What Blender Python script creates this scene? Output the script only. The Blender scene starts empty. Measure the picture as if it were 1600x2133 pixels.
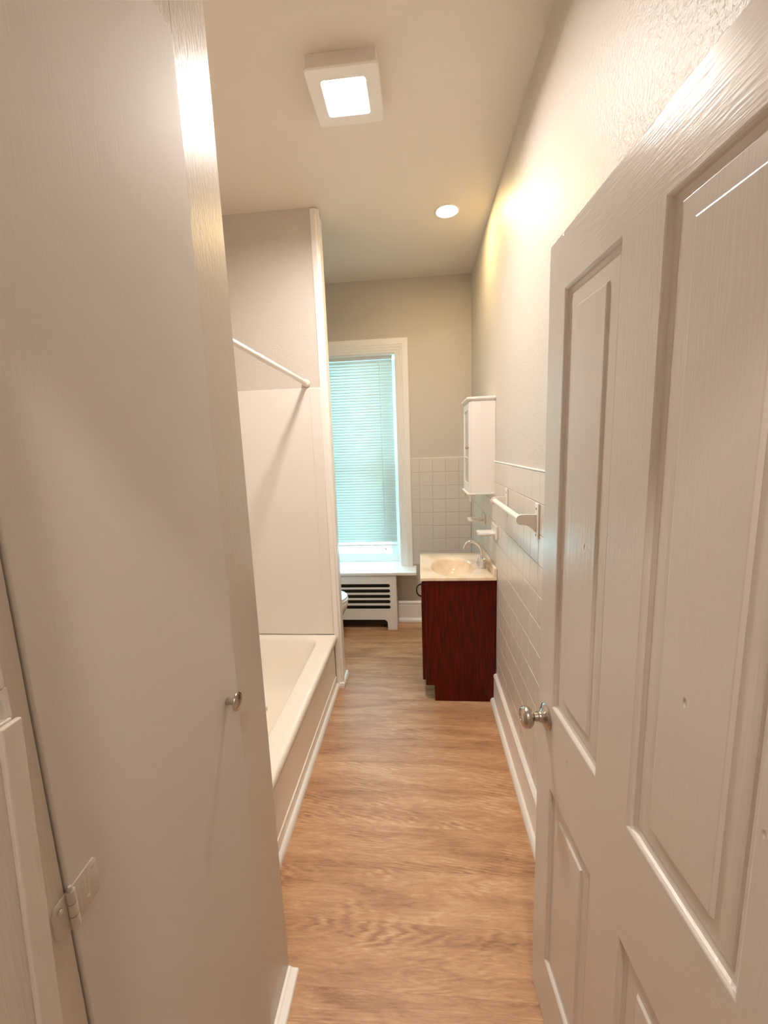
import bpy, bmesh, math, random
from mathutils import Vector, Matrix
random.seed(7)
S = bpy.context.scene
C = S.collection
PI = math.pi

# ------------------------------------------------------------------ camera
cam_d = bpy.data.cameras.new('camera'); cam = bpy.data.objects.new('camera', cam_d); C.objects.link(cam)
cam_d.sensor_fit = 'VERTICAL'; cam_d.sensor_height = 36.0
cam_d.lens = 849.68 / 2133.0 * 36.0
cam_d.clip_start = 0.01
cam.matrix_world = Matrix(((0.9959, 0.0222, 0.0882, 0.0),
                           (0.0836, 0.1590, -0.9837, 0.0),
                           (-0.0358, 0.9870, 0.1565, 1.62),
                           (0, 0, 0, 1)))
S.camera = cam
# ------------------------------------------------------------------ world, exposure
S.view_settings.view_transform = 'Standard'; S.view_settings.look = 'None'
S.view_settings.gamma = 1.0; S.view_settings.use_curve_mapping = False
S.view_settings.exposure = 2.65
S.cycles.diffuse_bounces = 10; S.cycles.max_bounces = 14; S.cycles.sample_clamp_indirect = 6.0
SKY = 3.4
FIX = 62.0      # ceiling fixture
HALL_FILL = 27.0    # fill lamp added unseen in the hall behind the viewer
CAN = 36.0      # recessed lamp
w = bpy.data.worlds.new('world'); S.world = w; w.use_nodes = True
wb = w.node_tree.nodes['Background']
wb.inputs[0].default_value = (0.38, 0.80, 1.0, 1); wb.inputs[1].default_value = SKY
# ------------------------------------------------------------------ materials
def L(r, g, b):
    f = lambda c: (c / 255 / 12.92) if c / 255 <= 0.04045 else ((c / 255 + 0.055) / 1.055) ** 2.4
    return (f(r), f(g), f(b), 1)

def mat(name, col, rough=0.5, metal=0.0, bump=None, bstr=0.1, bdist=0.002, spec=0.5, coat=0.0):
    """bump: (scale, (sx,sy,sz), detail) noise in object space"""
    m = bpy.data.materials.new(name); m.use_nodes = True
    nt = m.node_tree; b = nt.nodes['Principled BSDF']
    b.inputs['Base Color'].default_value = col
    b.inputs['Roughness'].default_value = rough
    b.inputs['Metallic'].default_value = metal
    b.inputs['Specular IOR Level'].default_value = spec
    b.inputs['Coat Weight'].default_value = coat
    prev = None
    for sc, st, det, stren in (bump or ()):
        tc = nt.nodes.new('ShaderNodeTexCoord'); mp = nt.nodes.new('ShaderNodeMapping')
        mp.inputs['Scale'].default_value = st
        nz = nt.nodes.new('ShaderNodeTexNoise'); nz.inputs['Scale'].default_value = sc
        nz.inputs['Detail'].default_value = det
        bp = nt.nodes.new('ShaderNodeBump'); bp.inputs['Strength'].default_value = stren
        bp.inputs['Distance'].default_value = bdist
        nt.links.new(tc.outputs['Object'], mp.inputs['Vector']); nt.links.new(mp.outputs[0], nz.inputs['Vector'])
        nt.links.new(nz.outputs['Fac'], bp.inputs['Height'])
        if prev: nt.links.new(prev.outputs[0], bp.inputs['Normal'])
        prev = bp
    if prev: nt.links.new(prev.outputs[0], b.inputs['Normal'])
    return m

def emit(name, col, st):
    m = bpy.data.materials.new(name); m.use_nodes = True
    b = m.node_tree.nodes['Principled BSDF']
    b.inputs['Base Color'].default_value = (0.8, 0.8, 0.8, 1)
    b.inputs['Emission Color'].default_value = col; b.inputs['Emission Strength'].default_value = st
    return m

def noise_ramp(m, scale, st, det, stops, dist=0.0, rough=0.55):
    nt = m.node_tree; b = nt.nodes['Principled BSDF']
    tc = nt.nodes.new('ShaderNodeTexCoord'); mp = nt.nodes.new('ShaderNodeMapping'); mp.inputs['Scale'].default_value = st
    nz = nt.nodes.new('ShaderNodeTexNoise'); nz.inputs['Scale'].default_value = scale; nz.inputs['Detail'].default_value = det
    nz.inputs['Distortion'].default_value = dist; nz.inputs['Roughness'].default_value = rough
    cr = nt.nodes.new('ShaderNodeValToRGB')
    e = cr.color_ramp.elements
    while len(e) < len(stops): e.new(0.5)
    for i, (p, c) in enumerate(stops): e[i].position = p; e[i].color = c
    nt.links.new(tc.outputs['Object'], mp.inputs['Vector']); nt.links.new(mp.outputs[0], nz.inputs['Vector'])
    nt.links.new(nz.outputs['Fac'], cr.inputs[0])
    return nt, cr, b, tc

WALLC = (0.62, 0.575, 0.52, 1)
M = {}
M['wall'] = mat('wall_paint', WALLC, 0.44, spec=0.42, bump=[(130, (1, 1, 1), 2, 0.55), (9, (1, 1, 1), 1, 0.2)], bdist=0.004)
M['ceil'] = mat('ceiling_paint', (0.78, 0.715, 0.635, 1), 0.7, bump=[(3, (1, 1, 1), 1, 0.2)], bdist=0.004)
M['tile'] = mat('painted_tile', (0.68, 0.635, 0.58, 1), 0.30, bump=[(45, (1, 1, 1), 4, 0.4)], bdist=0.0025)
M['trim'] = mat('white_trim_paint', (0.88, 0.855, 0.825, 1), 0.38, bump=[(40, (1, 1, 1), 2, 0.1)], bdist=0.001)
M['doorp'] = mat('door_paint_vertical_brush', (0.66, 0.615, 0.57, 1), 0.26,
                 bump=[(30, (9, 9, 0.45), 3, 0.30), (5, (1, 1, 1), 1, 0.2)], bdist=0.0012)
M['rail'] = mat('door_paint_horizontal_brush', (0.66, 0.615, 0.57, 1), 0.26,
                 bump=[(30, (9, 0.45, 9), 3, 0.30), (5, (1, 1, 1), 1, 0.2)], bdist=0.0012)
M['closet'] = mat('closet_door_paint', (0.60, 0.56, 0.52, 1), 0.62, spec=0.3,
                 bump=[(30, (9, 9, 0.45), 3, 0.12), (5, (1, 1, 1), 1, 0.3)], bdist=0.0012)
M['jamb'] = mat('jamb_paint', (0.56, 0.505, 0.445, 1), 0.34,
                bump=[(30, (9, 9, 0.5), 3, 0.45), (120, (1, 1, 0.5), 2, 0.4)], bdist=0.0013)
M['white'] = mat('white_lacquer', (0.86, 0.83, 0.795, 1), 0.35)
M['plastic'] = mat('white_plastic', (0.84, 0.80, 0.75, 1), 0.32)
M['ceramic'] = mat('white_ceramic', (0.82, 0.79, 0.74, 1), 0.10)
M['tub'] = mat('tub_enamel', (0.88, 0.845, 0.77, 1), 0.16)
M['surround'] = mat('surround_acrylic', (0.80, 0.76, 0.715, 1), 0.30)
M['nickel'] = mat('brushed_nickel', (0.52, 0.47, 0.42, 1), 0.22, 1.0)
M['chrome'] = mat('chrome', (0.80, 0.78, 0.76, 1), 0.07, 1.0)
M['bronze'] = mat('dark_bronze', (0.035, 0.022, 0.018, 1), 0.35, 0.6)
M['dark'] = mat('hole_shade_black', (0.012, 0.009, 0.007, 1), 0.9)  # near-black colour standing in for the shade inside a hole
M['screw'] = mat('screw_grey', (0.30, 0.28, 0.26, 1), 0.35, 0.8)
M['rad'] = mat('radiator_iron_shade', (0.032, 0.025, 0.016, 1), 0.6)  # iron darkened to near black: shade inside the cover put into the colour
M['cord'] = mat('blind_cord', (0.90, 0.91, 0.90, 1), 0.7)
M['grass'] = mat('lawn', (0.25, 0.33, 0.25, 1), 0.9)
M['lens'] = emit('lit_diffuser', (1.0, 0.92, 0.85, 1), FIX)
M['hall'] = emit('hall_fill_glow', (1.0, 0.90, 0.80, 1), HALL_FILL)
M['can'] = emit('lit_recessed_lens', (1.0, 0.72, 0.33, 1), CAN)

def chips(m, scale, keep, rad, dist):
    # sparse old nicks and filled dents in the paint
    nt = m.node_tree; b = nt.nodes['Principled BSDF']
    old = b.inputs['Normal'].links[0].from_socket
    tc = nt.nodes.new('ShaderNodeTexCoord'); mp = nt.nodes.new('ShaderNodeMapping'); mp.inputs['Scale'].default_value = (1, 1, .55)
    vo = nt.nodes.new('ShaderNodeTexVoronoi'); vo.inputs['Scale'].default_value = scale
    sp = nt.nodes.new('ShaderNodeSeparateColor'); gt = nt.nodes.new('ShaderNodeMath'); gt.operation = 'GREATER_THAN'; gt.inputs[1].default_value = keep
    mr = nt.nodes.new('ShaderNodeMapRange'); mr.inputs['From Min'].default_value = 0; mr.inputs['From Max'].default_value = rad
    mr.inputs['To Min'].default_value = 1; mr.inputs['To Max'].default_value = 0
    mu = nt.nodes.new('ShaderNodeMath'); mu.operation = 'MULTIPLY'
    bp = nt.nodes.new('ShaderNodeBump'); bp.inputs['Strength'].default_value = 1.0; bp.inputs['Distance'].default_value = dist; bp.invert = True
    l = nt.links.new
    l(tc.outputs['Object'], mp.inputs[0]); l(mp.outputs[0], vo.inputs['Vector']); l(vo.outputs['Color'], sp.inputs[0]); l(sp.outputs[0], gt.inputs[0])
    l(vo.outputs['Distance'], mr.inputs['Value']); l(mr.outputs[0], mu.inputs[0]); l(gt.outputs[0], mu.inputs[1]); l(mu.outputs[0], bp.inputs['Height'])
    l(old, bp.inputs['Normal']); l(bp.outputs[0], b.inputs['Normal'])
for k in ('doorp', 'rail', 'closet'): chips(M[k], 13.0, 0.45, 0.055, 0.004)

# translucent blind slats
m = mat('blind_slat', (0.80, 0.80, 0.77, 1), 0.45); nt = m.node_tree
tr = nt.nodes.new('ShaderNodeBsdfTranslucent'); tr.inputs[0].default_value = (0.80, 0.93, 0.86, 1)
mx = nt.nodes.new('ShaderNodeMixShader'); mx.inputs[0].default_value = 0.22
nt.links.new(nt.nodes['Principled BSDF'].outputs[0], mx.inputs[1]); nt.links.new(tr.outputs[0], mx.inputs[2])
nt.links.new(mx.outputs[0], nt.nodes['Material Output'].inputs[0]); M['slat'] = m
# glass
m = bpy.data.materials.new('window_glass'); m.use_nodes = True; nt = m.node_tree
b = nt.nodes['Principled BSDF']; b.inputs['Transmission Weight'].default_value = 1.0
b.inputs['Roughness'].default_value = 0.0; b.inputs['IOR'].default_value = 1.45
b.inputs['Base Color'].default_value = (0.96, 1, 0.99, 1)
M['glass'] = m
m = mat('frosted_cabinet_glass', (0.52, 0.50, 0.45, 1), 0.15); M['cabglass'] = m

# floor planks: boards run across the room (x), 0.18 deep
m = mat('vinyl_plank', (0.5, 0.3, 0.2, 1), 0.40); nt = m.node_tree; b = nt.nodes['Principled BSDF']
N = nt.nodes.new; K = nt.links.new
tc = N('ShaderNodeTexCoord')
sep = N('ShaderNodeSeparateXYZ'); K(tc.outputs['Object'], sep.inputs[0])
def math_n(op, a, bb=None):
    n = N('ShaderNodeMath'); n.operation = op
    for i, v in enumerate((a, bb)):
        if v is None: continue
        if isinstance(v, (int, float)): n.inputs[i].default_value = v
        else: K(v, n.inputs[i])
    return n.outputs[0]
row = math_n('FLOOR', math_n('DIVIDE', sep.outputs['Y'], 0.18))
wn = N('ShaderNodeTexWhiteNoise'); wn.noise_dimensions = '1D'; K(row, wn.inputs['W'])
xo = math_n('ADD', sep.outputs['X'], math_n('MULTIPLY', wn.outputs['Value'], 7.3))
cmb = N('ShaderNodeCombineXYZ'); K(xo, cmb.inputs[0]); K(sep.outputs['Y'], cmb.inputs[1]); K(math_n('MULTIPLY', row, 0.37), cmb.inputs[2])
def nz(scale, st, det, dist=0.0, rough=0.6):
    mp = N('ShaderNodeMapping'); mp.inputs['Scale'].default_value = st; K(cmb.outputs[0], mp.inputs[0])
    n = N('ShaderNodeTexNoise'); n.inputs['Scale'].default_value = scale; n.inputs['Detail'].default_value = det
    n.inputs['Distortion'].default_value = dist; n.inputs['Roughness'].default_value = rough
    K(mp.outputs[0], n.inputs['Vector']); return n.outputs['Fac']
big = nz(5.0, (0.36, 2.2, 1), 4, 0.9, 0.55)
mid = nz(15.0, (0.34, 2.6, 1), 6, 2.2, 0.68)
fine = nz(75.0, (0.30, 2.4, 1), 4, 1.2, 0.7)
soft = nz(4.0, (0.8, 1.5, 1), 3)
# flat-sawn arches: distorted bands, only in some places
mpb = N('ShaderNodeMapping'); mpb.inputs['Scale'].default_value = (0.55, 4.2, 1); K(cmb.outputs[0], mpb.inputs[0])
wv = N('ShaderNodeTexWave'); wv.wave_type = 'RINGS'; wv.rings_direction = 'Z'; wv.inputs['Scale'].default_value = 9.0; wv.inputs['Distortion'].default_value = 7.0
wv.inputs['Detail'].default_value = 3.0; wv.inputs['Detail Scale'].default_value = 1.6; K(mpb.outputs[0], wv.inputs['Vector'])
arch = math_n('MULTIPLY', math_n('SUBTRACT', wv.outputs['Fac'], 0.5), math_n('MAXIMUM', math_n('MULTIPLY', math_n('SUBTRACT', soft, 0.47), 0.9), 0.0))
tot = math_n('ADD', math_n('ADD', math_n('MULTIPLY', big, 0.42), math_n('MULTIPLY', mid, 0.30)),
             math_n('ADD', math_n('MULTIPLY', fine, 0.20), math_n('ADD', math_n('MULTIPLY', soft, 0.10), math_n('ADD', arch, math_n('MULTIPLY', wn.outputs['Value'], 0.03)))))
cr = N('ShaderNodeValToRGB'); e = cr.color_ramp.elements
e[0].position = 0.38; e[0].color = L(136, 97, 70); e[1].position = 0.67; e[1].color = L(215, 180, 144)
x = e.new(0.47); x.color = L(171, 129, 96); x = e.new(0.56); x.color = L(194, 152, 116)
K(tot, cr.inputs[0])
# thin seams between boards and at board ends
fy = math_n('FRACT', math_n('DIVIDE', sep.outputs['Y'], 0.18))
seam = math_n('LESS_THAN', fy, 0.010)
fx = math_n('FRACT', math_n('DIVIDE', xo, 1.83)); seam2 = math_n('LESS_THAN', fx, 0.0016)
sm = math_n('MULTIPLY', math_n('MAXIMUM', seam, math_n('MULTIPLY', seam2, 0.5)), 0.26)
mixc = N('ShaderNodeMix'); mixc.data_type = 'RGBA'; K(sm, mixc.inputs['Factor']); K(cr.outputs[0], mixc.inputs['A']); mixc.inputs['B'].default_value = L(70, 45, 28)
K(mixc.outputs['Result'], b.inputs['Base Color'])
bp = N('ShaderNodeBump'); bp.inputs['Strength'].default_value = 0.15; bp.inputs['Distance'].default_value = 0.001
K(mid, bp.inputs['Height']); K(bp.outputs[0], b.inputs['Normal'])
rr_ = N('ShaderNodeMapRange'); rr_.inputs['To Min'].default_value = 0.34; rr_.inputs['To Max'].default_value = 0.5
K(fine, rr_.inputs['Value']); K(rr_.outputs[0], b.inputs['Roughness'])
M['floor'] = m

# cherry stained oak, grain along z
m = mat('cherry_wood', (0.1, 0.02, 0.01, 1), 0.38, spec=0.25)
nt, cr, b, tc = noise_ramp(m, 20, (6, 6, 0.30), 5, [(0.30, L(46, 5, 2)), (0.5, L(80, 12, 5)), (0.72, L(110, 22, 9))], 0.5)
nt.links.new(cr.outputs[0], b.inputs['Base Color']); M['cherry'] = m
# cultured marble
m = mat('cultured_marble', (0.8, 0.7, 0.6, 1), 0.14)
nt, cr, b, tc = noise_ramp(m, 5, (1, 1.0, 1), 5, [(0.30, L(222, 198, 168)), (0.48, L(240, 221, 196)), (0.7, L(246, 232, 212))], 1.2)
nt.links.new(cr.outputs[0], b.inputs['Base Color']); M['marble'] = m
# garden beyond the glass
m = mat('garden_ground', (0.3, 0.4, 0.3, 1), 0.9)
nt, cr, b, tc = noise_ramp(m, 3.0, (1, 1, 1), 6, [(0.35, L(120, 140, 130)), (0.5, L(200, 212, 206)), (0.62, L(232, 238, 236))])
nt.links.new(cr.outputs[0], b.inputs['Base Color']); M['garden'] = m

# ------------------------------------------------------------------ mesh helpers
def new(): return bmesh.new()
def box(bm, x0, x1, y0, y1, z0, z1, bev=0.0, seg=2):
    t = bmesh.new()
    v = [t.verts.new(p) for p in ((x0, y0, z0), (x1, y0, z0), (x1, y1, z0), (x0, y1, z0), (x0, y0, z1), (x1, y0, z1), (x1, y1, z1), (x0, y1, z1))]
    for f in ((3, 2, 1, 0), (4, 5, 6, 7), (0, 1, 5, 4), (1, 2, 6, 5), (2, 3, 7, 6), (3, 0, 4, 7)): t.faces.new([v[i] for i in f])
    if bev: bmesh.ops.bevel(t, geom=t.edges[:], offset=bev, segments=seg, profile=0.5, affect='EDGES')
    merge(bm, t); return bm
def merge(bm, t, mtx=None):
    mp = {}
    for v in t.verts: mp[v] = bm.verts.new((mtx @ v.co) if mtx else v.co)
    for f in t.faces:
        try: nf = bm.faces.new([mp[v] for v in f.verts]); nf.smooth = f.smooth
        except ValueError: pass
    t.free()
def ring_loft(bm, rings, cap0=True, cap1=True, smooth=True):
    vs = [[bm.verts.new(p) for p in r] for r in rings]
    n = len(vs[0])
    for a, b in zip(vs, vs[1:]):
        for i in range(n):
            f = bm.faces.new((a[i], a[(i + 1) % n], b[(i + 1) % n], b[i])); f.smooth = smooth
    if cap0: bm.faces.new(list(reversed(vs[0])))
    if cap1: bm.faces.new(vs[-1])
    return bm
def frame_of(d):
    d = Vector(d).normalized(); a = Vector((0, 0, 1)) if abs(d.z) < 0.9 else Vector((1, 0, 0))
    u = d.cross(a).normalized(); return u, d.cross(u).normalized()
def lathe(bm, prof, origin, axis, n=32):
    """prof: (radius, distance along axis)"""
    o = Vector(origin); a = Vector(axis).normalized(); u, v = frame_of(a)
    rings = [[o + a * h + (u * math.cos(2 * PI * i / n) + v * math.sin(2 * PI * i / n)) * max(r, 1e-4) for i in range(n)] for r, h in prof]
    ring_loft(bm, rings); return bm
def tube(bm, pts, rad, n=12):
    P = [Vector(p) for p in pts]; R = rad if isinstance(rad, (list, tuple)) else [rad] * len(P)
    rings = []; u = None
    for i, p in enumerate(P):
        d = (P[min(i + 1, len(P) - 1)] - P[max(i - 1, 0)]).normalized()
        if u is None: u, v = frame_of(d)
        else:
            u = (u - d * u.dot(d)).normalized()
        v = d.cross(u)
        rings.append([p + (u * math.cos(2 * PI * k / n) + v * math.sin(2 * PI * k / n)) * R[i] for k in range(n)])
    ring_loft(bm, rings); return bm
def prism(bm, poly, fn, d0, d1, bev=0.0):
    """poly: 2D convex-or-not outline, fn(a,b,d) -> xyz"""
    t = bmesh.new()
    A = [t.verts.new(fn(a, b, d0)) for a, b in poly]; B = [t.verts.new(fn(a, b, d1)) for a, b in poly]
    n = len(poly)
    t.faces.new(A); t.faces.new(list(reversed(B)))
    for i in range(n): t.faces.new((A[i], B[i], B[(i + 1) % n], A[(i + 1) % n]))
    bmesh.ops.recalc_face_normals(t, faces=t.faces[:])
    if bev: bmesh.ops.bevel(t, geom=t.edges[:], offset=bev, segments=2, profile=0.5, affect='EDGES')
    merge(bm, t); return bm
def plate(outer, holes, fn, d0, d1):
    """flat board with holes, triangulated by a filled 2D curve"""
    cu = bpy.data.curves.new('plate', 'CURVE'); cu.dimensions = '2D'; cu.fill_mode = 'BOTH'; cu.extrude = 0.5
    for poly in [outer] + holes:
        s = cu.splines.new('POLY'); s.points.add(len(poly) - 1); s.use_cyclic_u = True
        for i, (a, b) in enumerate(poly): s.points[i].co = (a, b, 0, 1)
    o = bpy.data.objects.new('plate', cu); C.objects.link(o)
    dg = bpy.context.evaluated_depsgraph_get(); dg.update()
    me = bpy.data.meshes.new_from_object(o.evaluated_get(dg))
    bm = bmesh.new(); bm.from_mesh(me)
    for v in bm.verts:
        v.co = fn(v.co.x, v.co.y, d0 if v.co.z < 0 else d1)
    bmesh.ops.remove_doubles(bm, verts=bm.verts[:], dist=1e-6)
    bmesh.ops.recalc_face_normals(bm, faces=bm.faces[:])
    bpy.data.objects.remove(o); bpy.data.curves.remove(cu); bpy.data.meshes.remove(me)
    return bm
def rrect(cx, cy, hx, hy, r, z, n=6):
    out = []
    for k, (sx, sy) in enumerate(((1, 1), (-1, 1), (-1, -1), (1, -1))):
        for i in range(n + 1):
            a = k * PI / 2 + i / n * PI / 2
            out.append((cx + sx * (hx - r) + r * math.cos(a), cy + sy * (hy - r) + r * math.sin(a), z))
    return out
ROOT = {}
def obj(name, bm, m, parent=None, autosmooth=None, recalc=True, label=None):
    if recalc: bmesh.ops.recalc_face_normals(bm, faces=bm.faces[:])
    off = ROOT.get(parent.name, Vector((0, 0, 0))) if parent else None
    if parent is None:
        xs = [v.co for v in bm.verts]
        c = Vector(((min(p.x for p in xs) + max(p.x for p in xs)) / 2, (min(p.y for p in xs) + max(p.y for p in xs)) / 2, min(p.z for p in xs)))
        off = c
    for v in bm.verts: v.co -= off
    me = bpy.data.meshes.new(name); bm.to_mesh(me); bm.free()
    me.materials.append(M[m])
    o = bpy.data.objects.new(name, me); C.objects.link(o)
    if parent is None: o.location = off
    else: o.parent = parent
    ROOT[o.name] = off
    if autosmooth is not None:
        try: me.set_sharp_from_angle(angle=math.radians(autosmooth))
        except Exception: pass
        for p in me.polygons: p.use_smooth = True
    if label: o['label'] = label
    return o
def tag(o, label, cat, group=None, kind=None):
    o['label'] = label; o['category'] = cat
    if group: o['group'] = group
    if kind: o['kind'] = kind
    return o
def thing(name, label, cat, loc, group=None, kind=None):
    o = bpy.data.objects.new(name, None); C.objects.link(o); o.location = loc; o.empty_display_size = 0.05
    ROOT[o.name] = Vector(loc); return tag(o, label, cat, group, kind)
def struct(name, bm, m, label, cat, **k):
    return tag(obj(name, bm, m, **k), label, cat, kind='structure')

# ------------------------------------------------------------------ the room shell
XR, XL, YB, H = 0.46, -1.335, 3.65, 3.0
XC = -0.447                                   # face of the closet
struct('floor', box(new(), -1.45, 1.0, -1.4, 3.72, -0.06, 0.0), 'floor', 'tan wood-look plank floor running from the doorway to the window', 'floor')
struct('ceiling', box(new(), -1.45, 1.0, -1.4, 3.95, H, H + 0.06), 'ceil', 'plain painted ceiling over the narrow bathroom', 'ceiling')
struct('wall_right', box(new(), XR, XR + 0.1, 0.29, 3.95, 0, H), 'wall', 'long greige wall on the right behind the open door', 'wall')
bm = new()
WX0, WX1, WZ0, WZ1 = -1.05, -0.188, 0.505, 2.405
box(bm, XL - .1, WX0 - .014, YB, YB + .25, 0, H); box(bm, WX1 + .014, XR, YB, YB + .25, 0, H)
box(bm, WX0 - .014, WX1 + .014, YB, YB + .25, 0, WZ0); box(bm, WX0 - .014, WX1 + .014, YB, YB + .25, WZ1 + .014, H)
wall_back = struct('wall_back', bm, 'wall', 'greige end wall around the window', 'wall')
struct('wall_left', box(new(), XL - .1, XL, 0.29, 3.65, 0, H), 'wall', 'left wall behind the bathtub and toilet, mostly hidden', 'wall')
struct('wall_alcove', box(new(), XL, -0.575, 2.556, 2.70, 0, H), 'wall', 'partition wall at the far end of the bathtub', 'wall')
bm = new()
DY0, DY1, DZ1 = 0.389, 0.865, 2.404
box(bm, XC - .05, XC, DY1 + .002, 1.02, 0, H, 0.002); box(bm, XC - .05, XC, DY0, DY1 + .002, DZ1 + .002, H)
box(bm, XC - .05, XC, 0.29, DY0 - .0025, 0, H, 0.001)
box(bm, XL, XC - .05, 0.97, 1.02, 0, H)
struct('wall_closet', bm, 'jamb', 'glossy painted closet front and end wall beside the bathtub', 'wall')
bm = new()
box(bm, XL - .1, -0.40, .17, .29, 0, H); box(bm, .42, 1.0, .17, .29, 0, H); box(bm, -.40, .42, .17, .29, 2.09, H)
struct('wall_front', bm, 'wall', 'wall holding the doorway the picture is taken through', 'wall')
bm = new()
box(bm, -1.0, -.95, -1.4, .17, 0, H); box(bm, .95, 1.0, -1.4, .17, 0, H); box(bm, -.95, .95, -1.4, -1.35, 0, H)
struct('wall_hall', bm, 'wall', 'plain hall walls behind the doorway', 'wall')

# doorway jamb at the left edge of the picture (its lower half leans, old and out of plumb)
bm = new()
lean = lambda z: .2965 - .050 * (1.398 - z)
prism(bm, [(.165, 0), (lean(0), 0), (lean(1.398), 1.398), (.165, 1.398)], lambda y, z, d: (d, y, z), -.40, -.361, 0.001)
box(bm, -.40, -.363, .165, .2985, 1.425, 2.065, 0.002)
box(bm, -.40, -.363, .2925, .2985, 1.398, 1.425); box(bm, -.40, -.363, .165, .262, 1.398, 1.425)
box(bm, -.40, .42, .165, .296, 2.065, 2.09); box(bm, .402, .42, .165, .296, 0, 2.065)
jm = struct('trim_1', bm, 'jamb', 'painted doorway jamb at the left picture edge with a dark latch hole', 'door frame')
bm = new()
prism(bm, [(lean(0) - .0215, 0), (lean(0) + .004, 0), (lean(1.396) + .004, 1.396), (lean(1.396) - .0145, 1.396)], lambda y, z, d: (d, y, z), -.3612, -.3555, 0.0014)
obj('door_stop', bm, 'jamb', jm)
obj('latch_hole_shade', box(new(), -.399, -.385, .262, .2925, 1.398, 1.425), 'dark', jm, label='near-black block painted as the shade inside the latch hole')  # dark block set into the notch in place of its shade

# closet door
door2 = obj('door_2', box(new(), XC - .028, XC + .003, DY0, DY1, 0.012, DZ1, 0.0025, 2), 'closet')
tag(door2, 'tall flat painted closet door on the left with a small round knob', 'door', kind='structure')
kn = obj('door_knob', lathe(new(), [(.0075, 0), (.0085, .003), (.0075, .008), (.0070, .019), (.0125, .0215), (.0195, .0235), (.0205, .0255), (.0200, .0275), (.0165, .0280), (.0158, .0268), (.008, .0275), (.0, .0278)],
    (XC + .003, .8065, 1.068), (1, 0, 0), 40), 'nickel', door2, 40, label='small round brushed nickel closet knob')
hg = new()
fx = lambda d: (lambda y, z, dd: (XC + dd, y, z))
prism(hg, [(.390, 1.094), (.421, 1.097), (.427, 1.0975), (.430, 1.093), (.431, 1.050), (.427, 1.044), (.390, 1.040)], lambda y, z, d: (XC + d, y, z), .002, .0052, 0.0006)
prism(hg, [(.3875, 1.093), (.371, 1.0905), (.3655, 1.084), (.3655, 1.050), (.371, 1.042), (.3875, 1.039)], lambda y, z, d: (XC + d, y, z), -.001, .0022, 0.0006)
for k in range(3):
    lathe(hg, [(.0048, 0), (.0052, .001), (.0052, .0155), (.0048, .0165)], (XC + .0055, .3895, 1.0405 + k * .018), (0, 0, 1), 16)
lathe(hg, [(.0032, 0), (.0032, .003), (.002, .005)], (XC + .0055, .3895, 1.094), (0, 0, 1), 12)
for y, z in ((.408, 1.086), (.424, 1.088), (.412, 1.056), (.375, 1.080)):
    lathe(hg, [(.0034, 0), (.003, .0012), (.001, .0018)], (XC + .004, y, z), (1, 0, 0), 12)
obj('hinge', hg, 'jamb', door2, 40, label='painted-over butt hinge')

# entry door: u runs from the latch edge to the hinge edge, w into the door
P0 = Vector((.309, 1.038, 0)); U = Vector((.036, -.518, 0)).normalized(); NV = Vector((U.y, -U.x, 0))   # NV faces the tub
def dp(u, z, w): p = P0 + U * u + NV * w; return (p.x, p.y, z)
DW, DH0, DH, DT = .715, .006, 2.053, .035
us = [0, .084, .3015, .405, .630, DW]; zs = [DH0, .202, .742, .968, 1.939, DH]
bm = new()
def quad(a, mi=0): f = bm.faces.new([bm.verts.new(p) for p in a]); f.material_index = mi; return f
for i in range(5):
    for j in range(5):
        if i in (1, 3) and j in (1, 3):
            prof = [(0, 0), (.0025, -.001), (.005, -.004), (.0065, -.0085), (.012, -.0098), (.0160, -.0104), (.0200, -.0092), (.0490, -.0086), (.0520, -.0046), (.0540, -.0040)]
            rg = [[dp(us[i] + a, zs[j] + a, d), dp(us[i + 1] - a, zs[j] + a, d), dp(us[i + 1] - a, zs[j + 1] - a, d), dp(us[i] + a, zs[j + 1] - a, d)] for a, d in prof]
            ring_loft(bm, rg, cap0=False, cap1=True, smooth=False)
        else:
            quad([dp(us[i], zs[j], 0), dp(us[i + 1], zs[j], 0), dp(us[i + 1], zs[j + 1], 0), dp(us[i], zs[j + 1], 0)], 1 if j in (0, 2, 4) and i in (1, 2, 3) else 0)
quad([dp(0, DH0, -DT), dp(DW, DH0, -DT), dp(DW, DH, -DT), dp(0, DH, -DT)])
quad([dp(0, DH0, 0), dp(0, DH, 0), dp(0, DH, -DT), dp(0, DH0, -DT)]); quad([dp(DW, DH0, 0), dp(DW, DH, 0), dp(DW, DH, -DT), dp(DW, DH0, -DT)])
quad([dp(0, DH0, 0), dp(DW, DH0, 0), dp(DW, DH0, -DT), dp(0, DH0, -DT)]); quad([dp(0, DH, 0), dp(DW, DH, 0), dp(DW, DH, -DT), dp(0, DH, -DT)])
bmesh.ops.remove_doubles(bm, verts=bm.verts[:], dist=1e-5)
door1 = obj('door_1', bm, 'doorp'); door1.data.materials.append(M['rail'])
tag(door1, 'open four-panel painted entry door on the right with a nickel knob', 'door', kind='structure')
kb = Vector(dp(.054, .921, 0))
kn = obj('door_knob', lathe(new(), [(.0, .031), (.0105, .032), (.0115, .035), (.019, .038), (.0255, .044), (.0275, .051), (.0262, .058), (.021, .0635), (.012, .0665), (.009, .0668), (.0085, .0655), (.004, .0655), (.0035, .067), (0, .067)], kb, NV, 40), 'nickel', door1, 50, label='brushed nickel entry door knob')
obj('rosette', lathe(new(), [(.033, 0), (.0335, .002), (.032, .0045), (.026, .008), (.017, .0125), (.0135, .017), (.0130, .022), (.0135, .0235), (.0115, .024), (.0105, .034)], kb, NV, 40), 'nickel', kn, 40)
lp = new()
prism(lp, [(-DT + .006, .892), (-.006, .892), (-.006, .950), (-DT + .006, .950)], lambda a, z, d: dp(d, z, a), -.0012, .0005)
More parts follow.
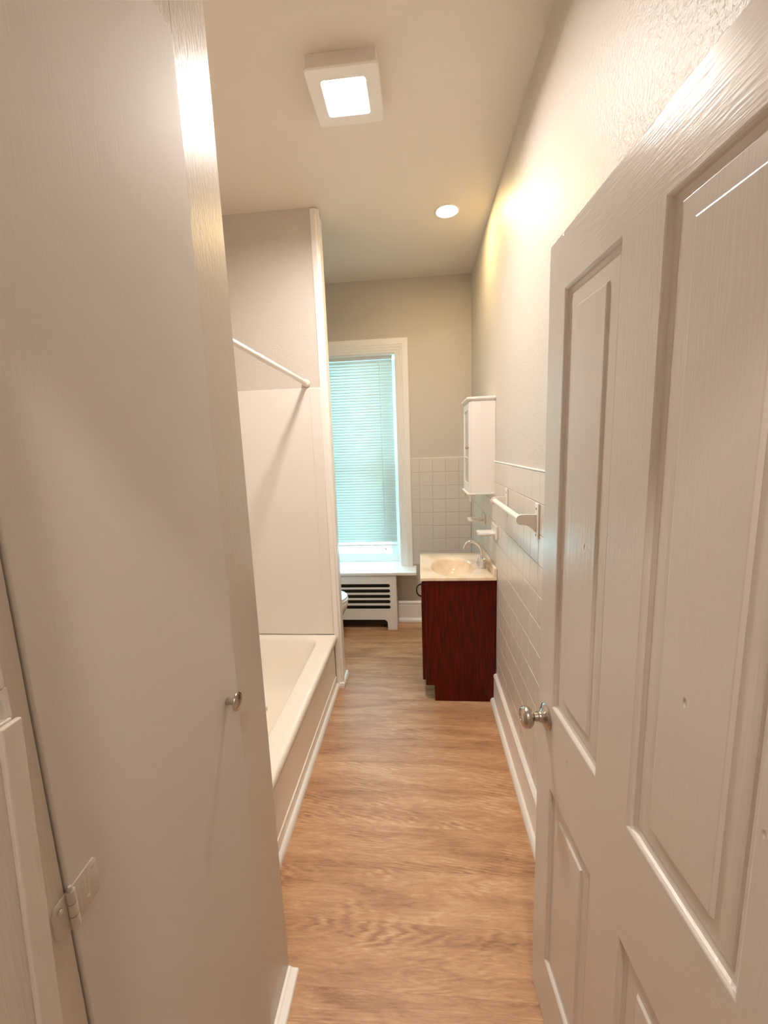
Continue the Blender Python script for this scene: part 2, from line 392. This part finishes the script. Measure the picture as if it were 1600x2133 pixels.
obj('latch_plate', lp, 'nickel', door1)

# baseboards: profile (out from wall, z)
BB = [(0, 0), (.022, 0), (.022, .155), (.0185, .1585), (.0215, .162), (.0245, .168), (.0245, .183), (.020, .190), (.012, .195), (0, .195)]
SH = [(.022, 0), (.043, 0), (.043, .012), (.040, .022), (.033, .029), (.022, .031)]
def run(prof, fn, a0, a1): return prism(new(), prof, lambda o, z, d: fn(o, z, d), a0, a1)
rw = lambda o, z, d: (XR - o, d, z); bwf = lambda o, z, d: (d, YB - o, z)
def base(name, label, segs):
    b1, b2 = new(), new()
    for fn, a0, a1 in segs:
        prism(b1, BB, fn, a0, a1); prism(b2, SH, fn, a0, a1)
    o = struct(name, b1, 'trim', label, 'baseboard', autosmooth=30)
    obj('shoe_moulding', b2, 'trim', o, 30); return o
base('baseboard_right', 'white capped baseboard along the right wall between door and vanity', [(rw, .30, 2.4135), (rw, 3.02, 3.607)])
base('baseboard_back', 'white capped baseboard on the end wall beside the radiator cover', [(bwf, -.222, .417)])

# glazed wainscot of painted tiles (each tile chamfered, one mesh per wall)
def tiles(fn, a_edges, z_edges, side=1.0):
    bm = new(); g = .0016; t = .0065
    for i in range(len(a_edges) - 1):
        for j in range(len(z_edges) - 1):
            a0, a1, z0, z1 = a_edges[i] + g * .3, a_edges[i + 1] - g * .3, z_edges[j] + g * .5, z_edges[j + 1] - g * .5
            c = .0026
            rg = [[fn(a, z, d) for a, z in ((a0 + k * side, z0 + k), (a1 - k * side, z0 + k), (a1 - k * side, z1 - k), (a0 + k * side, z1 - k))] for k, d in ((0, 0), (0, t - .0014), (c, t))]
            ring_loft(bm, rg, cap0=False, cap1=True, smooth=False)
    return bm
ze = [.178] + [.3035 + .1205 * k for k in range(0, 11)]           # up to 1.5085
ye = [.30 + .0625] + [1.585 - .111 * k for k in range(10, 0, -1)] + [1.585 + .111 * k for k in range(0, 19)] + [3.643]
ye = sorted(set(round(y, 4) for y in ye))
wt = struct('trim_2', tiles(lambda a, z, d: (XR - d, a, z), ye, ze), 'tile', 'painted square tile wainscot on the right wall', 'wall tiles')
cap = new(); box(cap, XR - .0085, XR, .34, 3.642, 1.5085, 1.516, 0.003); obj('tile_cap', cap, 'trim', wt)
xe = [-.0745] + [.0 + .1155 * k for k in range(0, 4)] + [.452]
wt = struct('trim_3', tiles(lambda a, z, d: (a, YB - d, z), xe, [.5445 + .1205 * k for k in range(0, 9)], 0.25), 'tile', 'painted square tile wainscot on the end wall beside the window', 'wall tiles')
cap = new(); box(cap, -.0745, .452, YB - .0085, YB, 1.5085, 1.516, 0.003); obj('tile_cap', cap, 'trim', wt)

# window with casing, jamb, sash, pane and stool
win = thing('window_1', 'tall white-trimmed window in the end wall behind the blind', 'window', (-.62, YB, .505), kind='structure')
def u_frame(x0, x1, z0, z1, prof, fn):
    """moulded U (left, head, right): prof = (inset from outer edge, projection)"""
    bm = new(); cols = []
    for a, d in prof:
        cols.append([fn(x0 + a, z0, d), fn(x0 + a, z1 - a, d), fn(x1 - a, z1 - a, d), fn(x1 - a, z0, d)])
    vs = [[bm.verts.new(p) for p in c] for c in cols]; n = len(vs)
    for i in range(n):
        a, b = vs[i], vs[(i + 1) % n]
        for k in range(3): bm.faces.new((a[k], a[k + 1], b[k + 1], b[k]))
    bm.faces.new([v[0] for v in vs]); bm.faces.new([v[3] for v in reversed(vs)])
    return bm
CP = [(0, 0), (0, .030), (.004, .033), (.050, .033), (.053, .028), (.056, .029), (.072, .026), (.0745, .020), (.0765, .021), (.091, .019), (.0935, .013), (.0955, .014), (.110, .012), (.1135, .008), (.1135, 0)]
obj('casing', u_frame(WX0 - .1135, WX1 + .1135, .535, WZ1 + .1225, CP, lambda x, z, d: (x, YB - d, z)), 'trim', win)
jb = new()
box(jb, WX0 - .0138, WX0, YB + .001, YB + .25, .535, WZ1); box(jb, WX1, WX1 + .0138, YB + .001, YB + .25, .535, WZ1); box(jb, WX0 - .0138, WX1 + .0138, YB + .001, YB + .25, WZ1, WZ1 + .0138)
obj('jamb', jb, 'trim', win)
sb = new(); YS = 3.805
X0, X1 = WX0 + .0005, WX1 - .0005
box(sb, X0, X0 + .085, YS, YS + .035, .535, 1.47, .003); box(sb, X1 - .088, X1, YS, YS + .035, .535, 1.47, .003)
box(sb, X0 + .085, X1 - .085, YS, YS + .035, .535, .612, .003); box(sb, X0 + .085, X1 - .085, YS, YS + .035, 1.43, 1.47, .003)
box(sb, X0, X1, YS - .012, YS, .535, .553, .003); box(sb, X1 - .022, X1, YS - .015, YS, .553, 2.39, .003); box(sb, X0, X0 + .022, YS - .015, YS, .553, 2.39, .003)
sash = obj('lower_sash', sb, 'trim', win)
obj('pane', box(new(), X0 + .08, X1 - .08, YS + .015, YS + .019, .605, 1.435), 'glass', sash)
sb = new(); Y2 = YS + .04
box(sb, X0, X0 + .045, Y2, Y2 + .035, 1.44, 2.391, .003); box(sb, X1 - .045, X1, Y2, Y2 + .035, 1.44, 2.391, .003)
box(sb, X0 + .045, X1 - .045, Y2, Y2 + .035, 1.44, 1.472, .003); box(sb, X0 + .045, X1 - .045, Y2, Y2 + .035, 2.372, 2.391, .003)
sash = obj('upper_sash', sb, 'trim', win)
obj('pane', box(new(), X0 + .040, X1 - .040, Y2 + .015, Y2 + .019, 1.468, 2.376), 'glass', sash)
sl = new(); box(sl, -1.195, -.043, 3.428, YB - .001, .509, .5345, .004); box(sl, WX0 - .0135, WX1 + .0135, YB - .004, YS + .09, .507, .5343)
obj('sill', sl, 'trim', win)
# garden seen under the blind
garden = struct('floor_garden', box(new(), -9, 7, 3.96, 26, -.75, -.7), 'garden', 'pale bright ground outside the window', 'ground')

# venetian blind
BX0, BX1, BY = WX0 + .03, -.216, 3.722
bl = thing('window_blind', 'white mini venetian blind lowered in the window, its slats closed', 'blind', ((BX0 + BX1) / 2, BY, .70))
obj('head_rail', box(new(), BX0, BX1, BY - .014, BY + .014, 2.379, 2.412, .002), 'white', bl)
obj('bottom_rail', box(new(), BX0, BX1, BY - .011, BY + .011, .707, .724, .003), 'white', bl)
sm = new(); pitch = .0247; ns = 66
for i in range(ns):
    zc = 2.364 - i * pitch
    pr = []
    for k in range(6):
        s = (k / 5 - .5) * .0298; cv = .0022 * (1 - (2 * (k / 5 - .5)) ** 2)
        a = math.radians(68)
        # slat leans: bottom edge toward the room
        y = BY + math.cos(a) * s - math.sin(a) * cv; z = zc + math.sin(a) * s + math.cos(a) * cv * .3
        pr.append((y, z))
    va = [sm.verts.new((BX0 + .002, y, z)) for y, z in pr]; vb = [sm.verts.new((BX1 - .002, y, z)) for y, z in pr]
    for k in range(5): f = sm.faces.new((va[k], va[k + 1], vb[k + 1], vb[k])); f.smooth = True
so = obj('slats', sm, 'slat', bl, recalc=False)
sd = so.modifiers.new('thickness', 'SOLIDIFY'); sd.thickness = .0006
for xx in (BX0 + .12, (BX0 + BX1) / 2, BX1 - .115):
    ld = new(); box(ld, xx - .0012, xx + .0012, BY - .0162, BY - .0150, .716, 2.38)
    for i in range(ns): box(ld, xx - .004, xx + .003, BY - .0165, BY - .0125, 2.3495 - i * pitch, 2.3510 - i * pitch)
    obj('ladder_cord', ld, 'cord', bl)
tb = new(); lathe(tb, [(.004, 0), (.009, .004), (.009, .018), (.004, .026)], (-.325, BY - .02, .668), (0, 0, 1), 16); tube(tb, [(-.325, BY - .02, .69), (-.325, BY - .02, 2.37)], .0012, 6)
obj('pull_cord', tb, 'cord', bl)

# radiator cover under the sill
rc = thing('radiator_cover', 'white radiator cover with long rounded slots under the window sill', 'radiator cover', (-.66, 3.55, 0))
RX0, RX1, RY = -1.10, -.224, 3.44
def slot(zc, hh=.0160):
    pts = []
    for i in range(9): a = -PI / 2 + PI * i / 8; pts.append((RX1 - .055 - hh + hh * math.cos(a), zc + hh * math.sin(a)))
    for i in range(9): a = PI / 2 + PI * i / 8; pts.append((RX0 + .055 + hh + hh * math.cos(a), zc + hh * math.sin(a)))
    return pts
lx, rx, ah, ar = RX0 + .086, RX1 - .086, .096, .034
outer = [(RX0, 0), (lx, 0), (lx, ah - ar)] + [(lx + ar + ar * math.cos(PI - i / 8 * PI / 2), ah - ar + ar * math.sin(PI - i / 8 * PI / 2)) for i in range(1, 9)] \
    + [(rx - ar + ar * math.cos(PI / 2 - i / 8 * PI / 2), ah - ar + ar * math.sin(PI / 2 - i / 8 * PI / 2)) for i in range(0, 9)] + [(rx, 0), (RX1, 0), (RX1, .506), (RX0, .506)]
obj('front_panel', plate(outer, [slot(z) for z in (.413, .364, .314, .265, .214)], lambda a, b, d: (a, d, b), RY, RY + .007), 'white', rc)
for xx in (RX0, RX1 - .018): obj('side_panel', box(new(), xx, xx + .018, RY + .0075, YB - .047, 0, .506), 'white', rc)
obj('top_board', box(new(), RX0 + .019, RX1 - .019, RY + .0075, YB - .028, .488, .506), 'white', rc)
ra = thing('radiator', 'unseen radiator coloured near black as shade behind the slots of its white cover', 'radiator', (-.66, 3.54, 0))
cm = new(); box(cm, -1.06, -.262, 3.482, 3.560, .030, .468, .012)  # body enlarged so the slots and arch show its painted dark
for k in range(36): box(cm, -1.02 + k * .0208, -1.02 + k * .0208 + .009, 3.478, 3.486, .06, .455, .002)
obj('body', cm, 'rad', ra)
for x in (-.96, -.36): obj('leg', box(new(), x - .012, x + .012, 3.50, 3.54, 0, .035, .003), 'rad', ra)
vt = new(); tube(vt, [(-1.0, 3.585, .13), (-.34, 3.585, .13)], .012, 10); obj('pipe', vt, 'rad', ra, 40)

# wing trim at the free end of the partition
bm = new()
TP = [(2.547, -.594), (2.547, -.566), (2.5545, -.560), (2.5575, -.5485), (2.572, -.5475), (2.576, -.5515), (2.590, -.5515), (2.594, -.5560), (2.616, -.5560), (2.620, -.5600), (2.690, -.5600), (2.694, -.566), (2.708, -.566), (2.708, -.5755), (2.5555, -.5755), (2.5555, -.594)]
prism(bm, TP, lambda y, x, d: (x, y, d), .0, 2.99)
struct('trim_4', bm, 'trim', 'tall moulded casing on the end of the partition between tub and toilet', 'trim')
bm = new(); prism(bm, [(.0, 0), (.018, 0), (.018, .02), (.012, .034), (0, .038)], lambda o, z, d: (-.558 + o, d, z), 2.535, 2.708)
prism(bm, [(.0, 0), (.014, 0), (.014, .02), (.010, .034), (0, .038)], lambda o, z, d: (d, 2.547 - o, z), -.577, -.540)
struct('trim_5', bm, 'trim', 'short white shoe moulding around the foot of the partition', 'trim')
bm = new(); prism(bm, [(.0, 0), (.034, 0), (.034, .004), (.031, .009), (.012, .0105), (.0085, .0135), (.003, .0145), (0, .0145)], lambda o, z, d: (XC + .0005 + o, d, z), .30, 1.015)
struct('trim_6', bm, 'trim', 'white floor moulding along the foot of the closet', 'trim')

# ------------------------------------------------------------------ bathtub and surround
tub = thing('bathtub', 'cream white built-in bathtub on the left beyond the closet', 'bathtub', (-.956, 1.79, 0))
cx, cy, hx, hy = (XL + -.577) / 2, (1.022 + 2.554) / 2, (-.577 - XL) / 2 - .001, (2.554 - 1.022) / 2
bm = new(); rings = []
for dx, z, r in ((-.006, .338, .006), (0, .343, .008), (0, .368, .008), (-.004, .378, .008), (-.012, .3835, .008), (-.030, .3855, .008)):
    rings.append(rrect(cx, cy, hx + dx, hy + min(dx, 0) * .4, r, z, 8))
ix, iy = (-1.285 + -.690) / 2, (1.10 + 2.495) / 2; ihx, ihy = (-.690 + 1.285) / 2, (2.495 - 1.10) / 2
for dx, dy, z, r in ((.014, .014, .3850, .10), (.006, .006, .3835, .10), (0, 0, .378, .10), (-.006, -.010, .362, .10), (-.020, -.045, .26, .11), (-.034, -.085, .15, .12), (-.050, -.12, .095, .12), (-.085, -.17, .068, .10), (-.14, -.25, .060, .08)):
    rings.append(rrect(ix, iy, ihx + dx, ihy + dy, r, z, 8))
ring_loft(bm, rings, cap0=False)
shell = obj('tub_shell', bm, 'tub', tub, 60)
ap = new()
box(ap, -.622, -.599, 1.024, 2.544, .080, .345, .006); box(ap, -.622, -.594, 1.024, 2.544, .0, .084, .004)
obj('apron', ap, 'tub', tub)
obj('drain', lathe(new(), [(.0, .0), (.03, 0), (.03, .003), (.022, .005), (0, .004)], (-.985, 2.2, .0605), (0, 0, 1), 24), 'chrome', tub, 40, label='chrome tub drain')
bm = new(); prism(bm, [(-.5938, 0), (-.5765, 0), (-.5765, .010), (-.579, .022), (-.586, .030), (-.5938, .033)], lambda x, z, d: (x, d, z), 1.022, 2.545)
struct('trim_7', bm, 'trim', 'white shoe moulding along the foot of the bathtub', 'trim', autosmooth=40)
su = thing('shower_surround', 'plain off-white shower surround panels above the bathtub', 'shower surround', (-.96, 1.79, .388))
p_ = box(new(), XL + .010, -.5945, 2.546, 2.5555, .388, 1.997, .0025); box(p_, -.660, -.597, 2.5425, 2.547, .39, 1.992, .0018)
obj('end_panel', p_, 'surround', su)
obj('side_panel', box(new(), XL + .001, XL + .009, 1.03, 2.555, .388, 1.997, .002), 'surround', su)
obj('head_panel', box(new(), XL + .010, -.60, 1.0205, 1.028, .388, 1.997, .002), 'surround', su)
sr = thing('shower_rod', 'white shower curtain rod running over the bathtub edge', 'shower rod', (-.679, 1.79, 2.02))
ya, yb_ = 1.021, 2.5555
obj('rod', lathe(new(), [(.0125, 0), (.0125, .75), (.0138, .751), (.0138, yb_ - ya - .01)], (-.679, ya + .005, 2.026), (0, 1, 0), 20), 'plastic', sr, 40)
for y0, s in ((yb_, -1), (ya, 1)):
    obj('flange', lathe(new(), [(.021, 0.0), (.023, .003), (.023, .013), (.020, .018), (.0185, .028), (.0145, .030)], (-.679, y0, 2.026), (0, s, 0), 24), 'plastic', sr, 40)

# ------------------------------------------------------------------ ceiling lights
fl = thing('ceiling_light', 'square white ceiling fan light with a glowing square lens', 'ceiling light', (-.245, 1.77, H))
FX, FY = -.245, 1.77
bm = new()
box(bm, -.372, -.118, 1.650, 1.662, 2.956, 2.9995, .002); box(bm, -.372, -.118, 1.888, 1.900, 2.956, 2.9995, .002)
box(bm, -.372, -.360, 1.662, 1.888, 2.956, 2.9995, .002); box(bm, -.130, -.118, 1.662, 1.888, 2.956, 2.9995, .002)
obj('housing', bm, 'plastic', fl)
bm = new()
rg = [rrect(FX, FY, .0795, .0795, .012, 2.957), rrect(FX, FY, .130, .130, .016, 2.957), rrect(FX, FY, .134, .134, .018, 2.954), rrect(FX, FY, .134, .134, .018, 2.945), rrect(FX, FY, .130, .130, .016, 2.9405),
      rrect(FX, FY, .083, .083, .013, 2.9402), rrect(FX, FY, .0805, .0805, .012, 2.942), rrect(FX, FY, .0795, .0795, .012, 2.957)]
ring_loft(bm, rg, cap0=False, cap1=False, smooth=False); bmesh.ops.remove_doubles(bm, verts=bm.verts[:], dist=1e-6)
obj('cover_plate', bm, 'plastic', fl)
bm = new(); ring_loft(bm, [rrect(FX, FY, .088, .088, .012, 2.972), rrect(FX, FY, .088, .088, .012, 2.964), rrect(FX, FY, .084, .084, .010, 2.962)])
obj('lens', bm, 'lens', fl, label='glowing square lens')
cn = thing('recessed_light', 'small round lit recessed light in the ceiling near the right wall', 'ceiling light', (.20, 2.71, H))
obj('trim_ring', lathe(new(), [(.074, -.0003), (.074, -.003), (.070, -.006), (.064, -.0065), (.061, -.003), (.061, -.0003)], (.20, 2.71, H), (0, 0, 1), 40), 'plastic', cn, 40)
obj('lens', lathe(new(), [(.0605, -.0004), (.0605, -.003), (.05, -.0042), (0, -.0045)], (.20, 2.71, H), (0, 0, 1), 40), 'can', cn, 40, label='glowing round lens')

# ------------------------------------------------------------------ vanity, top, tap
va = thing('vanity_cabinet', 'dark cherry wood bathroom vanity cabinet against the right wall', 'cabinet', (.23, 2.69, 0))
VY0, VY1, VT = 2.415, 2.965, .803
side = [(.034, .108), (.070, .108), (.070, .0), (.4505, 0), (.4505, VT), (.034, VT)]
obj('side_panel', prism(new(), side, lambda x, z, d: (x, d, z), VY0, VY0 + .016), 'cherry', va)
obj('side_panel', prism(new(), side, lambda x, z, d: (x, d, z), VY1 - .016, VY1), 'cherry', va)
bx = new(); box(bx, .034, .4505, VY0 + .0165, VY1 - .0165, .108, .124); box(bx, .070, .086, VY0 + .0165, VY1 - .0165, 0, .107)
obj('base', bx, 'cherry', va)
ff = new(); box(ff, .015, .0338, VY0 - .002, VY0 + .045, .107, VT, .002); box(ff, .015, .0338, VY1 - .045, VY1 + .002, .107, VT, .002)
box(ff, .015, .0338, VY0 + .045, VY1 - .045, .107, .15, .002); box(ff, .015, .0338, VY0 + .045, VY1 - .045, .76, VT, .002)
obj('face_frame', ff, 'cherry', va)
vd = new(); y0, y1, z0, z1 = VY0 + .010, VY1 - .020, .140, .786
vq = lambda y, z, x: (x, y, z)
pf = [(0, .0135), (0, -.001), (.004, -.005), (.050, -.005), (.055, .001), (.060, .001), (.095, -.004), (.098, -.004)]
ring_loft(vd, [[vq(y0 + a, z0 + a, d), vq(y1 - a, z0 + a, d), vq(y1 - a, z1 - a, d), vq(y0 + a, z1 - a, d)] for a, d in pf], smooth=False)
vdo = obj('door', vd, 'cherry', va)
hz = [.682, .690, .705, .7225, .740, .755, .763]; hxs = [-.004, -.022, -.031, -.033, -.031, -.022, -.004]
hb = tube(new(), [(x, 2.472, z) for x, z in zip(hxs, hz)], [.006, .0045, .0042, .0042, .0042, .0045, .006], 10)
obj('handle', hb, 'bronze', vdo, 40, label='dark arched metal pull')

vt_ = thing('washbasin', 'cream cultured marble washbasin slab with an oval bowl on the cherry cabinet', 'washbasin', (.23, 2.69, VT))
TX0, TX1, TY0, TY1, TZ = -.008, .4515, 2.403, 2.985, .8235
ex, ey, ea, eb = .208, 2.655, .140, .205
Nn = 72; angs = [2 * PI * i / Nn for i in range(Nn)]
def rect_pt(a, inset, z):
    x0, x1, y0, y1 = TX0 + inset, TX1 - inset, TY0 + inset, TY1 - inset
    dx, dy = math.cos(a), math.sin(a); t = 1e9
    if dx > 1e-9: t = min(t, (x1 - ex) / dx)
    if dx < -1e-9: t = min(t, (x0 - ex) / dx)
    if dy > 1e-9: t = min(t, (y1 - ey) / dy)
    if dy < -1e-9: t = min(t, (y0 - ey) / dy)
    return [ex + dx * t, ey + dy * t, z]
def rect_ring(inset, z):
    r = [rect_pt(a, inset, z) for a in angs]
    for X, Y in ((TX0 + inset, TY0 + inset), (TX1 - inset, TY0 + inset), (TX1 - inset, TY1 - inset), (TX0 + inset, TY1 - inset)):
        k = min(range(Nn), key=lambda i: (r[i][0] - X) ** 2 + (r[i][1] - Y) ** 2); r[k] = [X, Y, z]
    return r
def ell(s, z, sh=0): return [(ex + sh + ea * s * math.cos(a), ey + eb * s * math.sin(a), z) for a in angs]
bm = new()
rg = [rect_ring(.004, VT + .0005), rect_ring(0, VT + .003), rect_ring(0, TZ - .004), rect_ring(.0012, TZ - .0012), rect_ring(.004, TZ), ell(1.10, TZ), ell(1.05, TZ - .0015), ell(1.0, TZ - .006), ell(.97, TZ - .014), ell(.93, TZ - .035, .002), ell(.84, TZ - .070, .004), ell(.68, TZ - .100, .006), ell(.45, TZ - .118, .008), ell(.2, TZ - .124, .010), ell(.11, TZ - .125, .010)]
ring_loft(bm, rg, cap0=False)
obj('top', bm, 'marble', vt_, 35)
obj('backsplash', box(new(), .4335, .4525, TY0 + .004, TY1, TZ - .001, .880, .004), 'marble', vt_)
obj('drain', lathe(new(), [(.022, 0), (.022, .003), (.016, .0045), (.014, .002), (0, .002)], (ex + .01, ey, TZ - .1255), (0, 0, 1), 24), 'chrome', vt_, 40, label='chrome basin drain')

fa = thing('faucet', 'chrome gooseneck tap with two handles behind the oval bowl', 'faucet', (.395, 2.655, TZ))
TZ += .0006
bm = new()
ring_loft(bm, [rrect(.395, 2.655, .024, .080, .0235, TZ), rrect(.395, 2.655, .025, .081, .0245, TZ + .004), rrect(.395, 2.655, .022, .078, .0215, TZ + .012), rrect(.395, 2.655, .018, .074, .0175, TZ + .015)])
obj('base', bm, 'chrome', fa, 40)
bm = new(); lathe(bm, [(.018, 0), (.0175, .010), (.0135, .022), (.0115, .034)], (.397, 2.655, TZ + .013), (0, 0, 1), 24)
sp = [(.397, .866), (.400, .885), (.401, .905), (.398, .928), (.390, .950), (.377, .968), (.360, .981), (.341, .988), (.322, .987), (.306, .979), (.295, .965), (.289, .950), (.286, .938)]
tube(bm, [(x, 2.655, z) for x, z in sp], [.0110, .0108, .0106, .0104, .0102, .0100, .0098, .0096, .0096, .0098, .0104, .0110, .0110], 18)
obj('spout', bm, 'chrome', fa, 50)
for s in (-1, 1):
    bm = new(); yy = 2.655 + s * .055
    lathe(bm, [(.021, 0), (.0215, .004), (.019, .014), (.014, .024), (.011, .032), (.0115, .036), (.014, .040), (.0135, .050), (.008, .055), (0, .056)], (.397, yy, TZ + .014), (0, 0, 1), 24)
    hd = obj('handle', bm, 'chrome', fa, 40)
    bm = new(); tube(bm, [(.397, yy, TZ + .059), (.402, yy + s * .014, TZ + .063), (.407, yy + s * .034, TZ + .070), (.409, yy + s * .043, TZ + .072)], [.006, .0062, .0052, .0035], 12)
    obj('lever', bm, 'chrome', hd, 50)

# ------------------------------------------------------------------ wall cabinet
wc = thing('wall_cabinet', 'slim white wall cabinet with a glazed door above the vanity', 'cabinet', (.38, 2.68, 1.31))
CY0, CY1, CZ0, CZ1, CX = 2.532, 2.835, 1.322, 1.874, .316
obj('body', box(new(), CX, XR - .0005, CY0, CY1, CZ0, CZ1, .0015), 'white', wc)
cr_ = [(.459, 1.8735), (.303, 1.8735), (.300, 1.879), (.292, 1.886), (.287, 1.889), (.287, 1.896), (.459, 1.896)]
bm = new(); box(bm, .298, .459, CY0 - .004, CY1 + .004, 1.8742, 1.882, .002); box(bm, .291, .459, CY0 - .010, CY1 + .010, 1.8815, 1.8965, .004)
obj('cornice', bm, 'white', wc)
bm = new(); box(bm, .291, .459, CY0 - .008, CY1 + .008, 1.312, 1.3215, .004); obj('base_moulding', bm, 'white', wc)
bm = new(); d0, d1 = CY0 + .001, CY1 - .001
def rq(bm, ya, yb, za, zb, xa, xb, b=.0015): box(bm, xa, xb, ya, yb, za, zb, b)
rq(bm, d0, d0 + .046, 1.3245, 1.8715, .3035, .3155); rq(bm, d1 - .046, d1, 1.3245, 1.8715, .3035, .3155)
rq(bm, d0 + .046, d1 - .046, 1.3245, 1.378, .3035, .3155); rq(bm, d0 + .046, d1 - .046, 1.826, 1.8715, .3035, .3155)
rq(bm, d0 + .046, d1 - .046, 1.532, 1.541, .3055, .3155, .001)
cd = obj('door', bm, 'white', wc)
obj('glass', box(new(), .309, .312, d0 + .044, d1 - .044, 1.376, 1.828), 'cabglass', cd, label='dull glazed panel')
obj('knob', lathe(new(), [(.005, 0), (.005, .006), (.011, .011), (.0115, .016), (.007, .021), (0, .022)], (.3036, d0 + .020, 1.598), (-1, 0, 0), 20), 'nickel', cd, 40, label='small metal knob')
for yy in (CY0 + .012, CY1 - .012):
    obj('peg', lathe(new(), [(.0105, 0), (.0105, -.006), (.0085, -.012), (.0095, -.020), (.0075, -.036), (.0045, -.046), (0, -.048)], (.312, yy, 1.3122), (0, 0, 1), 16), 'white', wc, 40)

# ------------------------------------------------------------------ towel bar, soap dish, tumbler holder
XT = XR - .0068
tw = thing('towel_bar', 'white towel bar on curved brackets between the door and the cabinet', 'towel bar', (.42, 1.86, 1.24))
arm = [(.4460, 1.345), (.388, 1.345)] + [(.388 + .0205 * math.cos(PI / 2 + i / 8 * PI), 1.3245 + .0205 * math.sin(PI / 2 + i / 8 * PI)) for i in range(1, 9)] \
    + [(.398, 1.304), (.408, 1.302), (.419, 1.297), (.429, 1.288), (.437, 1.278), (.4460, 1.272)]
for yc, s in ((1.592, 1), (2.150, -1)):
    bm = new(); box(bm, .4455, XT, yc - .020, yc + .022, 1.250, 1.388, .0025); br = obj('bracket', bm, 'plastic', tw)
    bm = prism(new(), arm, lambda x, z, d: (x, yc + d, z), -.0055, .0055, .0012); obj('arm', bm, 'plastic', br)
    for zz in (1.366, 1.263):
        obj('screw', lathe(new(), [(.0055, 0), (.005, .0015), (.0, .002)], (.4455, yc + s * .003, zz), (-1, 0, 0), 14), 'screw', br, 40, label='grey screw head')
obj('rail', lathe(new(), [(.0125, 0), (.0125, .546)], (.388, 1.598, 1.3245), (0, 1, 0), 20), 'plastic', tw, 40)

sd_ = thing('soap_dish', 'white ceramic soap dish on the tiles above the vanity', 'soap dish', (.40, 2.46, 1.05))
bm = new(); box(bm, .438, XT, 2.388, 2.530, 1.058, 1.140, .004); obj('wall_plate', bm, 'ceramic', sd_)
bm = new(); rg = [rrect(.392, 2.463, .045, .044, .010, 1.0735), rrect(.392, 2.463, .050, .053, .012, 1.081), rrect(.392, 2.463, .051, .055, .012, 1.0905), rrect(.392, 2.463, .049, .053, .011, 1.0935),
    rrect(.392, 2.463, .045, .048, .009, 1.0925), rrect(.392, 2.463, .042, .044, .008, 1.088)]
ring_loft(bm, rg); obj('tray', bm, 'ceramic', sd_, 50)

th = thing('tumbler_holder', 'white ceramic tumbler and toothbrush holder on the tiles by the corner', 'tumbler holder', (.40, 2.88, 1.06))
bm = new(); box(bm, .438, XT, 2.830, 2.950, 1.066, 1.138, .004); obj('wall_plate', bm, 'ceramic', th)
outl = [(x, y) for x, y, z in rrect(.388, 2.895, .052, .050, .022, 0, 6)]
hole = [(.384 + .031 * math.cos(2 * PI * i / 28), 2.895 + .031 * math.sin(2 * PI * i / 28)) for i in range(28)]
bm = plate(outl, [hole], lambda a, b, d: (a, b, d), 1.083, 1.1005); obj('ring_shelf', bm, 'ceramic', th)

# ------------------------------------------------------------------ toilet behind the partition
to = thing('toilet', 'white toilet behind the partition, only its rounded front showing', 'toilet', (-.97, 3.13, 0))
TYc = 3.13
def er(cx_, rx_, ry_, z, n=40): return [(cx_ + rx_ * math.cos(2 * PI * i / n), TYc + ry_ * math.sin(2 * PI * i / n), z) for i in range(n)]
bm = new()
ring_loft(bm, [er(-.90, .20, .11, 0), er(-.90, .20, .11, .03), er(-.90, .185, .10, .10), er(-.88, .19, .11, .20), er(-.86, .215, .14, .28), er(-.84, .228, .168, .34), er(-.835, .232, .178, .375), er(-.835, .232, .178, .395), er(-.835, .225, .172, .40)])
obj('bowl', bm, 'ceramic', to, 60)
bm = new(); ring_loft(bm, [er(-.835, .228, .178, .4015), er(-.835, .234, .183, .405), er(-.835, .234, .183, .416), er(-.835, .228, .178, .4205)]); obj('seat', bm, 'plastic', to, 50)
bm = new(); ring_loft(bm, [er(-.837, .226, .176, .4215), er(-.837, .232, .181, .4245), er(-.837, .231, .180, .436), er(-.837, .218, .168, .4415), er(-.837, .10, .08, .444)]); obj('lid', bm, 'plastic', to, 50)
obj('tank', box(new(), -1.325, -1.14, TYc - .22, TYc + .22, .39, .74, .018, 3), 'ceramic', to, 40)
obj('tank_lid', box(new(), -1.33, -1.13, TYc - .23, TYc + .23, .741, .775, .010, 3), 'ceramic', to, 40)
fh = new(); tube(fh, [(-1.139, TYc + .16, .68), (-1.125, TYc + .16, .68), (-1.122, TYc + .15, .679), (-1.120, TYc + .10, .672)], [.008, .007, .006, .005], 10); obj('flush_lever', fh, 'chrome', to, 40)

# unseen lamp added behind the viewer to brighten the near doors
hf = thing('hall_fill_light', 'added unseen fill lamp on the hall ceiling behind the doorway', 'ceiling light', (.1, -.6, H))
obj('base', lathe(new(), [(.13, -.0005), (.13, -.03), (.12, -.035), (.116, -.030), (0, -.030)], (.1, -.6, H), (0, 0, 1), 32), 'plastic', hf, 40)
obj('glass', lathe(new(), [(.114, -.031), (.114, -.040), (.10, -.044), (0, -.046)], (.1, -.6, H), (0, 0, 1), 32), 'hall', hf, 40, label='lit glass of the added fill lamp')
